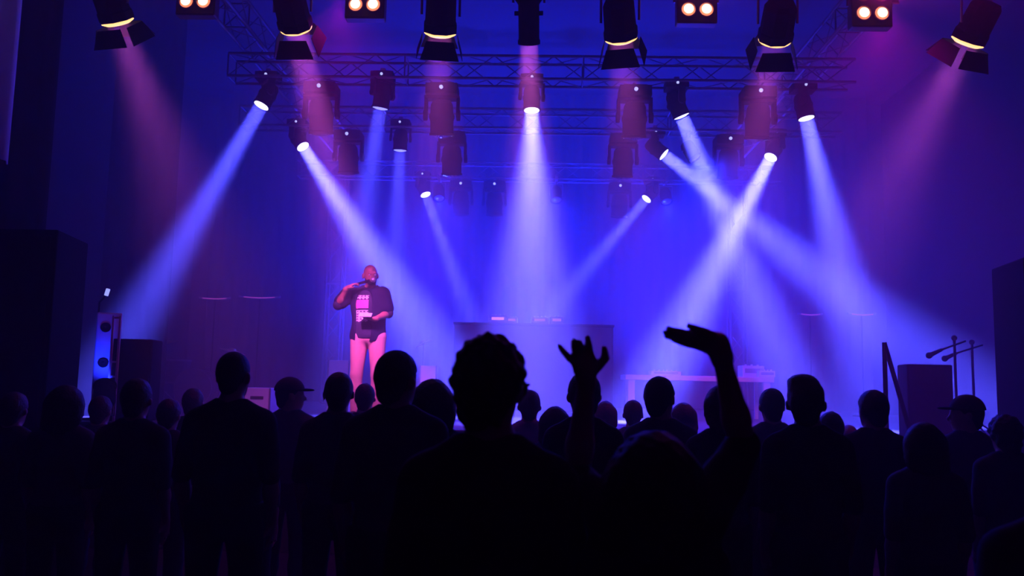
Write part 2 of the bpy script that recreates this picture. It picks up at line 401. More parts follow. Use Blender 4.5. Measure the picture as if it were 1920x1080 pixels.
# big PA stacks in front of the stage
for sx, px, yt in ((-1, 95, 432), (1, 1905, 483)):
    nm = 'left' if sx < 0 else 'right'
    x = (-4.39 if sx < 0 else 4.35)
    zt = P(px, yt, 6.6).z
    speaker('subwoofer', (x, 6.9, 0), (1.25, .8, 1.15), 0, f'big black subwoofer on the floor at the {nm}, under a tall loudspeaker', grp='pa stacks')
    speaker('loudspeaker', (x, 6.9, 1.15), (1.25, .7, zt-1.15), 0, f'tall black loudspeaker stacked at the {nm} edge of the picture', grp='pa stacks')
a = P(254, 745, 8.75)
speaker('loudspeaker', (a.x, 8.75, STZ), (.43, .38, P(254, 637, 8.75).z-STZ), .05, 'black loudspeaker box on the stage edge at the left beside the pale upright post')
a = P(1731, 760, 8.75)
speaker('loudspeaker', (a.x, 8.75, STZ), (.44, .38, P(1731, 684, 8.75).z-STZ), -.05, 'dark loudspeaker box on the stage edge at the right beside the sloping handrail')
# pale two-woofer speaker and upright frame at the left
a = P(186, 690, 8.6); zt = P(186, 585, 8.6).z
sp = speaker('side_fill_speaker', (a.x, 8.75, STZ), (.24, .2, zt-STZ), .42, 'pale blue-lit speaker with two dark round woofers at the left stage edge', woofers=((-.03, .86, .05), (-.03, .53, .05)), m='pale', grille=False)
a = P(209, 750, 8.5); b = P(214, 592, 8.5)
root = empty('upright_frame', (a.x+.01, 8.48, STZ), 'narrow pale upright frame beside the left black loudspeaker', 'frame')
hgt = b.z-STZ
for dx in (-.035, .035): MB().box((dx, 0, hgt/2), (.022, .022, hgt)).build('upright', M['white'], root, bevel=.003)
for t in (.42, .56, .98): MB().box((0, 0, hgt*t), (.07, .016, .02)).build('rung', M['white'], root)
a = P(201, 548, 8.6)
root = empty('clip_lamp', (a.x, 8.6, a.z), 'tiny bluish white lamp above the pale speaker at the left', 'lamp')
MB().box((0, 0, 0), (.035, .03, .075), Matrix.Rotation(.25, 3, 'Y')).build('lamp_head', mat('small_cool_lamp', (.8, .8, 1), .5, emis=(.35, .4, 1), estr=1.3), root, bevel=.006)
MB().path([(-.02, .02, -.03), (-.10, .05, -.1), (-.12, .1, STZ-a.z+.01)], .009).tube((-.12, .1, STZ-a.z), (-.12, .1, STZ-a.z+.02), .09, n=20).build('stand', M['black'], root)
# handrail at the right
a = P(1658, 642, 8.15); b = P(1712, 830, 8.15)
root = empty('handrail', (a.x, 8.15, 0), 'thin dark handrail sloping down right from a post at the right stage edge', 'handrail')
MB().tube((0, 0, 0), (0, 0, a.z), .021, n=12).build('post', M['black'], root)
MB().tube((0, 0, a.z), (b.x-a.x, 0, b.z), .021, n=12).build('rail', M['black'], root)
MB().tube((b.x-a.x, 0, 0), (b.x-a.x, 0, b.z), .021, n=12).build('post', M['black'], root)
# microphone boom stands at the right
def mic_stand(px, d, top, reach, label, side=-1):
    a = P(px, top, d); root = empty('microphone_stand', (a.x, d, STZ), label, 'microphone stand', 'microphone stands')
    h = a.z-STZ
    MB().tube((0, 0, .02), (0, 0, h), .014).build('pole', M['black'], root)
    for k in range(3):
        an = k*2*PI/3+.4; MB().tube((0, 0, .14), (.28*math.cos(an), .28*math.sin(an), .01), .010).build('leg', M['black'], root)
    MB().tube((-side*.12, 0, h-.04), (side*reach, -.05, h-.14), .010).ball((0, 0, h-.01), .03).build('boom', M['black'], root)
    MB().tube((side*reach, -.05, h-.14), (side*(reach+.13), -.06, h-.20), .016, .026).ball((side*(reach+.14), -.06, h-.205), .035).build('microphone', M['black'], root)
mic_stand(1789, 9.3, 632, .16, 'dark microphone stand with short boom beside the right tall loudspeaker')
mic_stand(1822, 9.9, 640, .2, 'dark microphone stand half hidden behind the right tall loudspeaker')
# white trestle table, right
TD = 12.0
tl, tr = P(1172, 705, TD), P(1450, 713, TD)
tz = (tl.z+tr.z)/2+.03
root = empty('table', ((tl.x+tr.x)/2, TD+.3, STZ), 'low pale table catching pink light on stage behind the raised hands', 'table')
Wt = tr.x-tl.x; h = tz-STZ
MB().box((0, 0, h-.035), (Wt, .7, .07)).build('tabletop', M['white'], root, bevel=.006)
for sx in (-1, 1):
    for sy in (-1, 1): MB().box((sx*(Wt/2-.09), sy*.28, (h-.07)/2), (.09 if sy < 0 else .05, .05, h-.07)).build('leg', M['white'], root)
def gear(name, px, d, w_, dp, hh, z, label, cat, m='black', knobs=6, rz=0, sx=1):
    a = P(px, 700, d); root = empty(name, (a.x, d, z), label, cat); root.rotation_euler = (0, 0, rz)
    MB().box((0, 0, hh/2), (w_, dp, hh)).build('body', M[m], root, bevel=.006)
    for i in range(knobs):
        x = (-.5+(i+.5)/knobs)*w_*.85
        MB().tube((x, -dp*.15, hh), (x, -dp*.15, hh+.02), .014, n=10).build('knob', M['white'], root)
    MB().box((0, -dp/2-.003, hh*.55), (w_*.8, .006, hh*.4)).build('front_panel', M['steel'], root)
    return root
gear('audio_mixer', 1246, TD+.25, .42, .3, .06, tz, 'small flat mixer on the left half of the pale table', 'mixer', 'pale', 6)
gear('equipment_case', 1408, TD+.3, .3, .3, .16, tz, 'upright pale case on the right half of the low table', 'case', 'pale', 3)
gear('controller', 1435, TD+.1, .22, .2, .09, tz, 'small controller at the right end of the low table', 'controller', 'pale', 4)
# DJ booth
disp = [mat('pink_display', (.6, .3, .4), .4, emis=(.9, .25, .55), estr=k_) for k_ in (1.1, .5, .35, .45)]
BD = 14.0
l, r_ = P(850, 604, BD), P(1152, 609, BD)
bz = (l.z+r_.z)/2
root = empty('dj_booth', ((l.x+r_.x)/2, BD+.45, STZ), 'wide dark booth at the centre rear of the stage', 'dj booth')
Wb = r_.x-l.x; hb = bz-STZ
MB().box((0, -.42, hb/2-.02), (Wb-.06, .05, hb-.04)).build('front_panel', M['navy'], root, bevel=.01)
for sx in (-1, 1): MB().box((sx*(Wb/2-.04), 0, hb/2-.02), (.05, .85, hb-.04)).build('side_panel', M['navy'], root)
MB().box((0, 0, hb-.02), (Wb, .95, .04)).build('top', M['black'], root, bevel=.008)
for i, (px, lab, wd, hh) in enumerate(((932, 'bright pink-lit deck at the left of the dj booth top', .34, .13), (958, 'dull deck second from left on the dj booth top', .20, .10), (1010, 'flat mixer at the middle right of the dj booth top', .30, .11), (1042, 'deck at the right of the dj booth top', .24, .12))):
    dk = gear('dj_deck', px, BD+.2, wd*.95, .35, hh, bz, lab, 'dj deck', 'pale', 4)
    MB().box((0, -.182, hh*.55), (wd*.6, .008, hh*.35)).build('display', disp[i], dk)
# bars on floor stands at the rear; pink light on them painted as emission
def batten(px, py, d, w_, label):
    a = P(px, py, d); root = empty('painted_glow_bar', (a.x, d, STZ), label, 'light bar', 'thin bars at the rear of the stage')
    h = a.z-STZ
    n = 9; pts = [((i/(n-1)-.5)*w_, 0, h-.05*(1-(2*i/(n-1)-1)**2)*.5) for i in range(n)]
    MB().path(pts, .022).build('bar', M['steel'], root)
    MB().path([(x, -.024, z) for x, y, z in pts[1:-1]], .007).build('painted_glow_strip', M['stripe'], root)
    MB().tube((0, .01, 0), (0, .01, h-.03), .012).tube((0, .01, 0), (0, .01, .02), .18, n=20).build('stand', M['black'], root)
batten(403, 558, 14.6, .55, 'thin bar with painted pink light at the left rear, left one of the pair')
batten(487, 556, 14.6, .72, 'thin bar with painted pink light at the left rear, right one of the pair')
batten(1519, 588, 14.6, .42, 'thin bar with painted pink light at the right rear, left one of the pair')
batten(1616, 588, 14.6, .48, 'thin bar with painted pink light at the right rear, right one of the pair')
# boxes on the stage floor
def case(px, py, d, w_, dp, label, m='pale', rz=0):
    a = P(px, py, d); h = a.z-STZ; root = empty('flight_case', (a.x, d, STZ), label, 'case'); root.rotation_euler = (0, 0, rz)
    MB().box((0, 0, h/2), (w_, dp, h)).build('body', M[m], root, bevel=.01)
    MB().box((0, -dp/2-.004, h*.62), (w_*.5, .01, h*.12)).build('latch_plate', M['black'], root)
    for sx in (-1, 1): MB().box((sx*w_*.49, -dp*.49, h/2), (.02, .02, h)).build('edge_strip', M['alu'], root)
case(805, 686, 12.0, .23, .25, 'small pink-lit box on stage right of the singer')
case(640, 676, 12.2, .30, .3, 'pale equipment box on stage behind the singer at his left leg')
case(492, 727, 11.0, .33, .4, 'low flat box on stage left between two heads')
# drum kit, dim, left rear
def drum(loc, r, h, axis, label):
    root = empty('drum', loc, label, 'drum', 'drum kit')
    rot = Matrix.Rotation(PI/2, 4, 'X') if axis == 'y' else Matrix.Identity(4)
    MB().lathe([(r, -h/2), (r, h/2)], 28, rot).build('shell', M['navy'], root, smooth=True)
    for s_ in (-1, 1):
        MB().lathe([(r+.012, s_*h/2-.012), (r+.012, s_*h/2+.012), (r-.01, s_*h/2+.014), (.001, s_*h/2+.004)], 28, rot).build('hoop', M['alu'], root, smooth=True)
    return root
k = P(372, 700, 13.2)
kx = k.x
drum((kx, 13.2, STZ+.28), .28, .4, 'y', 'dim bass drum lying on its side at the left rear')
d1 = drum((kx-.42, 13.4, STZ+.52), .2, .35, 'z', 'dim floor tom left of the bass drum')
for i in range(3): MB().tube((.21*math.cos(i*2.1), .21*math.sin(i*2.1), -.52), (.21*math.cos(i*2.1), .21*math.sin(i*2.1), .1), .01).build('leg', M['alu'], d1)
d2 = drum((kx+.45, 13.4, STZ+.62), .17, .16, 'z', 'dim snare drum right of the bass drum')
for i in range(3): MB().tube((0, 0, -.35), (.24*math.cos(i*2.1), .24*math.sin(i*2.1), -.62), .01).build('leg', M['alu'], d2)
MB().tube((0, 0, -.36), (0, 0, -.08), .012).build('pole', M['alu'], d2)
def cymbal(x, y, z, r, label, tl_=.2):
    root = empty('cymbal', (x, y, STZ), label, 'cymbal', 'cymbals')
    h = z-STZ
    MB().tube((0, 0, .02), (0, 0, h), .010).build('pole', M['alu'], root)
    for i in range(3): MB().tube((0, 0, .3), (.28*math.cos(i*2.1), .28*math.sin(i*2.1), .01), .009).build('leg', M['alu'], root)
    MB().lathe([(r, 0), (r*.3, .025), (r*.22, .05), (.001, .06)], 28, Matrix.Translation((0, 0, h-.03)) @ Matrix.Rotation(tl_, 4, 'Y')).build('disc', mat('brass', (.7, .5, .25), .35, .9), root, smooth=True)
cymbal(kx-.5, 13.0, P(335, 640, 13).z, .22, 'dim cymbal at the left of the drum kit', -.2)
cymbal(kx+.55, 13.1, P(420, 655, 13).z, .2, 'dim cymbal at the right of the drum kit', .25)
a = P(795, 641, 12.8); cymbal(a.x, 12.8, a.z, .14, 'small tilted cymbal on a stand right of the singer', -.45)

# ------------------------------------------------------------------ people: one smooth surface per body
def sdf_mesh(prims, vox, off=0.0, cuts=(), subs=(), noise=0.0):
    """prims: ('c',a,b,ra,rb,k) tapered capsule or ('e',centre,radii,rot3,k) ellipsoid.  Returns (verts, quads)."""
    lo = np.full(3, 1e9); hi = np.full(3, -1e9)
    bbs = []
    for p in prims:
        if p[0] == 'c':
            a, b = np.array(p[1]), np.array(p[2]); r = max(p[3], p[4]); l0 = np.minimum(a, b)-r; h0 = np.maximum(a, b)+r; k = p[5]
        else:
            c_ = np.array(p[1]); r = max(p[2]); l0 = c_-r; h0 = c_+r; k = p[4]
        l0 = l0-off; h0 = h0+off
        bbs.append((l0, h0, k)); lo = np.minimum(lo, l0); hi = np.maximum(hi, h0)
    lo -= vox*3; hi += vox*3
    n = np.ceil((hi-lo)/vox).astype(int)+1
    Fd = np.full(n, .2, dtype=np.float32)
    ax = [lo[i]+np.arange(n[i])*vox for i in range(3)]
    def box(l0, h0, m_):
        i0 = np.clip(np.floor((l0-m_-lo)/vox).astype(int), 0, n-1); i1 = np.clip(np.ceil((h0+m_-lo)/vox).astype(int)+1, 1, n)
        sl = tuple(slice(i0[i], i1[i]) for i in range(3))
        G = np.meshgrid(*[ax[i][sl[i]].astype(np.float32) for i in range(3)], indexing='ij', sparse=True)
        return sl, G
    def dist(p, G):
        X, Y, Z = G
        if p[0] == 'c':
            a, b = np.array(p[1], float), np.array(p[2], float); ab = b-a; L2 = max(1e-9, ab.dot(ab))
            t = np.clip(((X-a[0])*ab[0]+(Y-a[1])*ab[1]+(Z-a[2])*ab[2])/L2, 0, 1)
            return np.sqrt((X-a[0]-t*ab[0])**2+(Y-a[1]-t*ab[1])**2+(Z-a[2]-t*ab[2])**2)-(p[3]+(p[4]-p[3])*t)
        c_, rr, rot = p[1], p[2], p[3]
        x, y, z = X-c_[0], Y-c_[1], Z-c_[2]
        if rot is not None:
            x, y, z = (rot[0][0]*x+rot[1][0]*y+rot[2][0]*z, rot[0][1]*x+rot[1][1]*y+rot[2][1]*z, rot[0][2]*x+rot[1][2]*y+rot[2][2]*z)
        k0 = np.sqrt((x/rr[0])**2+(y/rr[1])**2+(z/rr[2])**2)+1e-6
        k1 = np.sqrt((x/rr[0]**2)**2+(y/rr[1]**2)**2+(z/rr[2]**2)**2)+1e-6
        return k0*(k0-1)/k1
    for p, (l0, h0, k) in zip(prims, bbs):
        sl, G = box(l0, h0, k+3*vox)
        d = dist(p, G)-off; f = Fd[sl]
        if k > 0:
            hh = np.clip(.5+.5*(f-d)/k, 0, 1); Fd[sl] = f+(d-f)*hh-k*hh*(1-hh)
        else: Fd[sl] = np.minimum(f, d)
    for p in subs:
        if p[0] == 'c': l0, h0 = np.minimum(p[1], p[2])-max(p[3], p[4]), np.maximum(p[1], p[2])+max(p[3], p[4]); k = p[5]
        else: l0, h0, k = np.array(p[1])-max(p[2]), np.array(p[1])+max(p[2]), p[4]
        sl, G = box(l0, h0, k+2*vox); d = -dist(p, G); f = Fd[sl]
        hh = np.clip(.5-.5*(f-d)/max(k, 1e-4), 0, 1); Fd[sl] = f+(d-f)*hh+k*hh*(1-hh)
    G = np.meshgrid(*[a_.astype(np.float32) for a_ in ax], indexing='ij', sparse=True)
    for (nv, c_) in cuts:                       # keep nv.p <= c
        Fd = np.maximum(Fd, nv[0]*G[0]+nv[1]*G[1]+nv[2]*G[2]-c_)
    if noise:
        Fd = Fd+noise*(np.sin(G[0]*97+G[2]*31)*np.sin(G[1]*89+1)*np.sin(G[2]*83+G[0]*23))
    S = Fd < 0
    c8 = [S[i:n[0]-1+i, j:n[1]-1+j, k_:n[2]-1+k_] for i in (0, 1) for j in (0, 1) for k_ in (0, 1)]
    al = c8[0].copy(); an = c8[0].copy()
    for q_ in c8[1:]: al &= q_; an |= q_
    act = an & ~al
    idx = np.full(act.shape, -1, dtype=np.int64); cells = np.argwhere(act); idx[act] = np.arange(len(cells))
    acc = np.zeros((len(cells), 3)); cnt = np.zeros(len(cells))
    ci, cj, ck = cells.T
    corners = [(i, j, k_) for i in (0, 1) for j in (0, 1) for k_ in (0, 1)]
    for A in corners:
        for axn in range(3):
            if A[axn]: continue
            B = list(A); B[axn] = 1
            fa = Fd[ci+A[0], cj+A[1], ck+A[2]]; fb = Fd[ci+B[0], cj+B[1], ck+B[2]]
            m_ = (fa < 0) != (fb < 0); t = np.where(m_, fa/np.where(m_, fa-fb, 1), 0)
            pt = np.tile(np.array(A, float), (len(cells), 1)); pt[:, axn] += t
            acc[m_] += pt[m_]; cnt[m_] += 1
    V = lo+(cells+acc/cnt[:, None])*vox
    quads = []
    for axn in range(3):
        o1, o2 = [(1, 2), (2, 0), (0, 1)][axn]
        s0 = [slice(None)]*3; s1 = [slice(None)]*3; s0[axn] = slice(0, -1); s1[axn] = slice(1, None)
        E = S[tuple(s0)] != S[tuple(s1)]; e = np.argwhere(E)
        e = e[(e[:, o1] > 0) & (e[:, o2] > 0) & (e[:, o1] < n[o1]-1) & (e[:, o2] < n[o2]-1)]
        inside = S[tuple(e.T)]
        def at(d1_, d2_):
            q_ = e.copy(); q_[:, o1] += d1_; q_[:, o2] += d2_; return idx[tuple(q_.T)]
        Q = np.stack([at(-1, -1), at(0, -1), at(0, 0), at(-1, 0)], 1)
        Q[~inside] = Q[~inside][:, ::-1]; quads.append(Q)
    return V, np.concatenate(quads)
def sdf_obj(name, prims, vox, m, parent=None, **kw):
    V, Q = sdf_mesh(prims, vox, **kw)
    me = bpy.data.meshes.new(name); me.from_pydata(V.tolist(), [], Q.tolist()); me.update()
    for m_ in (m if isinstance(m, list) else [m]): me.materials.append(m_)
    me.polygons.foreach_set('use_smooth', [True]*len(me.polygons))
    o = bpy.data.objects.new(name, me); COL.objects.link(o); o.parent = parent
    return o

def hand_prims(wrist, dirv, palm_n, sc, side, curl=.35, spread=.12):
    """wrist point, direction of the hand, normal of the palm side, scale; side +1/-1 puts the thumb"""
    w_ = Vector(wrist); d = Vector(dirv).normalized(); nrm = Vector(palm_n); nrm = (nrm-d*nrm.dot(d)).normalized(); s = d.cross(nrm).normalized()*side
    o = []
    pc = w_+d*.05*sc
    o.append(('e', tuple(pc), (.042*sc, .05*sc, .017*sc), [list(r) for r in Matrix((s, d, nrm)).transposed()], .012))
    o.append(('c', tuple(w_-d*.02*sc), tuple(w_+d*.03*sc), .026*sc, .024*sc, .015))
    for i, (off_, L) in enumerate(((.031, .072), (.010, .080), (-.011, .075), (-.031, .060))):
        a = w_+d*(.088-.006*abs(i-1))*sc+s*off_*sc
        dv = (d+s*(spread*(1.5-i)*.8)).normalized()
        c1 = curl*(1+.15*i)
        pts = [a]; dd_ = dv
        for j, f_ in enumerate((.45, .31, .24)):
            ang = c1*(j+.4)*.6; dd_ = (dv*math.cos(ang)+nrm*math.sin(ang)).normalized()
            pts.append(pts[-1]+dd_*L*f_*sc)
        for j in range(3): o.append(('c', tuple(pts[j]), tuple(pts[j+1]), (.0095-.001*j)*sc, (.0088-.001*j)*sc, .004))
    t0 = w_+d*.025*sc+s*.03*sc; t1 = t0+(d*.6+s*.75+nrm*.3).normalized()*.042*sc; t2 = t1+(d*.9+s*.35+nrm*.3).normalized()*.032*sc
    o.append(('c', tuple(t0), tuple(t1), .015*sc, .011*sc, .008)); o.append(('c', tuple(t1), tuple(t2), .0105*sc, .0085*sc, .004))
    return o
def head_prims(c, Rm, s):
    def T(p): return tuple(c+Rm @ (Vector(p)*s))
    rot = [list(r) for r in Rm]
    o = [('e', T((0, -.014, .027)), (.076*s, .096*s, .094*s), rot, .02),
         ('e', T((0, .018, -.03)), (.064*s, .074*s, .088*s), rot, .03),
         ('e', T((0, .042, -.085)), (.043*s, .042*s, .034*s), rot, .02),
         ('c', T((0, .090, .004)), T((0, .110, -.028)), .009*s, .014*s, .01),
         ('c', T((-.034, .080, .024)), T((.034, .080, .024)), .012*s, .012*s, .012),
         ('c', T((-.018, .089, -.060)), T((.018, .089, -.060)), .008*s, .008*s, .006),
         ('e', T((.084, -.010, -.008)), (.015*s, .021*s, .034*s), rot, .008),
         ('e', T((-.084, -.010, -.008)), (.015*s, .021*s, .034*s), rot, .008)]
    sb = [('e', T((sx*.031, .097, .003)), (.015*s, .012*s, .010*s), rot, .01) for sx in (-1, 1)]
    return o, sb, T, rot
HOFF = {'short': .010, 'curly': .016, 'quiff': .022, 'long': .014, 'bob': .020, 'bun': .010, 'puffy': .028, 'afro': .045, 'cap': .018}
def person(root_xy, z0, h, label, facing=0.0, turn=0.0, tilt=0.0, nod=0.0, wide=1.0, hair='short', shirt=None, skin='skinl', hairm='hairk',
           armR=None, armL=None, handR=None, handL=None, vox=.014, sleeve='short', lean=0.0, trousers=None, group=None, hd=1.0, hems=.90, long_top=False, head_off=0.0, grow=0.0):
    s = h/1.75; W = wide
    def S(x, y, z): return (x*s, y*s, z*s)
    hc = Vector(S(head_off, .015, 1.63)); hc.z = h-.122*s*hd-HOFF.get(hair, .004)
    Rm = (Matrix.Rotation(turn, 3, 'Z') @ Matrix.Rotation(tilt, 3, 'Y') @ Matrix.Rotation(nod, 3, 'X'))
    hp, hs, T, rot = head_prims(hc, Rm, s*hd)
    torso = [('e', S(0, 0, 1.27), (.165*s*W, .108*s*W, .18*s), None, .05), ('c', S(-.12*W, -.005, 1.385), S(.12*W, -.005, 1.385), .056*s, .056*s, .05),
             ('c', S(-.13*W, -.012, 1.40), S(-.03, -.012, 1.475), .048*s, .045*s, .04), ('c', S(.13*W, -.012, 1.40), S(.03, -.012, 1.475), .048*s, .045*s, .04),
             ('e', S(0, .005, 1.08), (.145*s*W, .105*s*W, .17*s), None, .06), ('e', S(0, -.01, .94), (.16*s*W, .115*s*W, .12*s), None, .05)]
    neck = [('c', S(head_off*.2, -.015, 1.42), tuple(hc+Vector((0, -.018*s, -.06*s))), .058*s, .052*s, .03)]
    kR = {}; arms = []; upper = []; hands = []
    for sx, arm, hnd in ((1, armR, handR), (-1, armL, handL)):
        sh = Vector(S(sx*.158*W, -.008, 1.385))
        if arm is None: el, wr = Vector(S(sx*.205*W, -.03, 1.12)), Vector(S(sx*.200*W, .05, .88)); hdr = (-.05*sx, .25, -1)
        else: el, wr = Vector(arm[0]), Vector(arm[1]); hdr = tuple(wr-el)
        if arm is not None and len(arm) > 2: sh = Vector(arm[2])
        up = [('c', tuple(sh), tuple(sh.lerp(el, .55)), .054*s, .046*s, .03), ('c', tuple(sh.lerp(el, .5)), tuple(el), .046*s, .038*s, .02)]
        fo = [('c', tuple(el), tuple(el.lerp(wr, .35)), .038*s, .040*s, .015), ('c', tuple(el.lerp(wr, .3)), tuple(wr), .040*s, .025*s, .015)]
        arms += up+fo
        upper += up if sleeve == 'short' else up+fo
        if hnd is None: hands += hand_prims(wr, hdr, (-sx, .2, 0), s, -1 if sx > 0 else 1)
        elif hnd == 'none': pass
        else: hands += hnd
    legs = []; feet = []
    for sx in (-1, 1):
        hip, kn, an = S(sx*.09*W, 0, .92), S(sx*.105*W, .02, .50), S(sx*.115*W, -.02, .10)
        legs += [('c', hip, kn, .085*s*W, .056*s, .03), ('c', kn, tuple(Vector(kn).lerp(Vector(an), .4)), .054*s, .056*s, .02), ('c', tuple(Vector(kn).lerp(Vector(an), .35)), an, .056*s, .040*s, .02)]
        feet += [('c', S(sx*.115*W, -.045, .045), S(sx*.125*W, .13, .035), .042*s, .035*s, .02), ('c', an, S(sx*.115*W, -.03, .05), .04*s, .042*s, .02)]
    body = sdf_obj('person', torso+neck+arms+hands+legs+feet+hp, vox, M[skin], subs=hs, cuts=[((0, 0, -1), -.003)])
    body.location = (root_xy[0], root_xy[1], z0); body.rotation_euler = (lean, 0, facing)
    tag(body, label, 'person', group)
    off = .012+grow
    tr = sdf_obj('trousers', [torso[-1]]+legs, vox, trousers or jeans, body, off=.014, cuts=[((0, 0, 1), .99*s), ((0, 0, -1), -.07*s)])
    shc = shirt if shirt is not None else random.choice(cloths[:6])
    shirt_o = sdf_obj('shirt', torso+upper, vox, shc, body, off=off+.001, cuts=[((0, 0, -1), -hems*s)], subs=[('e', S(0, .02, 1.53), (.075*s, .085*s, .06*s), None, .02)])
    sdf_obj('shoes', feet, vox, M['rubber'], body, off=.007, cuts=[((0, 0, -1), -.001)])
    hm = M[hairm]; k = s*hd
    fc = Rm @ Vector((0, 1, 0)); upv = Rm @ Vector((0, 0, 1))
    cen = ('e', T((0, -.016, .030)), (.078*k, .098*k, .095*k), rot, .02)
    diag = (Rm @ Vector((0, .78, -.62))); cd_ = diag.dot(Vector(T((0, .052, .045))))
    if hair in ('short', 'curly', 'quiff', 'long', 'bob', 'bun', 'puffy', 'afro'):
        pr = [cen, ('c', T((0, -.05, .0)), T((0, -.055, -.055)), .062*k, .050*k, .02)]
        o_ = {'short': .010, 'curly': .018, 'quiff': .012, 'long': .014, 'bob': .020, 'bun': .010, 'puffy': .028, 'afro': .045}[hair]
        cuts = [(tuple(diag), cd_)]
        if hair == 'quiff': pr += [('e', T((0, .045, .10)), (.05*k, .055*k, .035*k), rot, .03), ('e', T((-.03, -.01, .105)), (.045*k, .06*k, .025*k), rot, .03)]
        if hair in ('long', 'bob', 'puffy'):
            zb = -.30 if hair == 'long' else (-.13 if hair == 'bob' else -.15)
            for sx in (-1, 0, 1): pr.append(('c', T((sx*.055, -.03-.02*(sx == 0), .02)), T((sx*.07, -.04-.02*(sx == 0), zb)), .045*k, .038*k, .03))
            cuts = [(tuple(diag), cd_+.005)]
        if hair == 'bun': pr.append(('e', T((0, -.12, .08)), (.04*k, .04*k, .04*k), rot, .01))
        nz = {'curly': .012, 'afro': .010, 'puffy': .004}.get(hair, .003)
        sdf_obj('hair', pr, min(vox, .011), hm, body, off=o_*1.0, cuts=cuts, noise=nz)
    elif hair == 'cap':
        sdf_obj('hair', [cen, ('c', T((0, -.05, .0)), T((0, -.055, -.05)), .06*k, .048*k, .02)], min(vox, .011), hm, body, off=.006, cuts=[(tuple(diag), cd_)])
        cp = sdf_obj('cap', [cen], min(vox, .011), random.choice(cloths[:3]), body, off=.018, cuts=[(tuple(-upv), -upv.dot(Vector(T((0, 0, .035)))))])
        sdf_obj('visor', [('e', T((0, .105, .045)), (.062*k, .068*k, .011*k), rot, .0)], .008, M['rubber'], cp)
    elif hair == 'buzz':
        sdf_obj('hair', [cen, ('c', T((0, -.05, .0)), T((0, -.055, -.05)), .06*k, .046*k, .02)], min(vox, .011), hm, body, off=.004, cuts=[(tuple(diag), cd_)])
    return body, T, hc, Rm
def place(px, py, d, label, **kw):
    """somebody in the crowd whose crown shows at (px, py), standing d metres from the camera plane"""
    p = P(px, py, d); return person((p.x, p.y), 0, p.z, label, **kw)

# ---- the singer
SD = 10.0
foot = P(686, 760, SD); hh_ = P(688, 496, SD).z-STZ
s = hh_/1.75
def loc_(px, py, fwd):                       # pixel -> singer's own space (he faces the crowd)
    a = P(px, py, SD-fwd); return (-(a.x-foot.x), fwd, a.z-STZ)
elR, wrR = loc_(634, 572, .10), loc_(650, 541, .20)
elL, wrL = loc_(728, 588, .02), loc_(703, 598, .22)
shR, shL = loc_(655, 550, 0), loc_(717, 552, 0)
handR = hand_prims(wrR, (-.6, -.05, .42), (-.6, -.2, -.3), s, -1, curl=1.1, spread=.02)
handL = hand_prims(wrL, (1, .25, .05), (0, 0, 1), s, 1, curl=.5, spread=.05)
sg, T, hc, Rm = person((foot.x, SD), STZ, hh_, 'singer on stage in dark jersey with pink print and tan trousers, microphone at his mouth', facing=PI,
                       turn=.42, tilt=.06, nod=-.08, wide=1.10, hair='none', shirt=[M['navy'], M['prpink'], M['prwhite']], skin='skinb', armR=(elR, wrR, shR), armL=(elL, wrL, shL),
                       handR=handR, handL=handL, vox=.008, trousers=M['tan'], hems=.90, grow=.008)
for ch in sg.children:
    if ch.name.startswith('shirt'):
        me = ch.data; z_of = lambda py: P(680, py, SD-.15).z-STZ
        x0, x1 = loc_(690, 580, .15)[0], loc_(663, 580, .15)[0]
        zp0, zp1 = z_of(578), z_of(562); zw = [(z_of(561), z_of(553)), (z_of(603), z_of(581))]
        for p in me.polygons:
            c = p.center
            if p.normal.y > .25 and x0 < c.x < x1:
                if zp0 < c.z < zp1: p.material_index = 1
                elif any(a_ < c.z < b_ for a_, b_ in zw) and (math.sin(c.x*150)+math.sin(c.z*210)) > -.5: p.material_index = 2
jt = [('e', (0, 0, 1.27*s), (.165*s*1.1, .108*s*1.05, .18*s), None, .05), ('c', (-.13*s, 0, 1.395*s), (.13*s, 0, 1.395*s), .058*s, .058*s, .05),
      ('e', (0, .005, 1.08*s), (.155*s, .11*s, .17*s), None, .06), ('e', (.01, -.01, .94*s), (.172*s, .12*s, .14*s), None, .05)]
for sh_, el_ in ((shR, elR), (shL, elL)): jt.append(('c', tuple(sh_), tuple(Vector(sh_).lerp(Vector(el_), .72)), .056*s, .048*s, .03))
sdf_obj('jacket', jt, .009, mat('dark_blue_jacket', (.012, .014, .04), .85, noise=.3, bump=.2, spec=.2), sg, off=.036, cuts=[((0, 0, -1), -.87*s)],
        subs=[('c', (.055, .22, .80*s), (.055, .20, 1.5*s), .135, .125, .01), ('e', (0, .03, 1.53*s), (.08*s, .10*s, .07*s), None, .02)])
rot = [list(r) for r in Rm]
sdf_obj('beard', [('e', T((0, .045, -.080)), (.048*s, .050*s, .040*s), rot, .02), ('c', T((-.058, .02, -.04)), T((-.03, .06, -.09)), .014*s, .018*s, .01), ('c', T((.058, .02, -.04)), T((.03, .06, -.09)), .014*s, .018*s, .01)],
        .007, M['hairk'], sg, subs=[('e', T((0, .105, -.060)), (.022*s, .02*s, .008*s), rot, .004)])
mbv = MB()
for sx in (-1, 1): mbv.ball(T((sx*.031, .086, .003)), .0115*s, 12)
mbv.build('eyes', mat('eye_white', (.5, .5, .5), .3), sg, smooth=True)
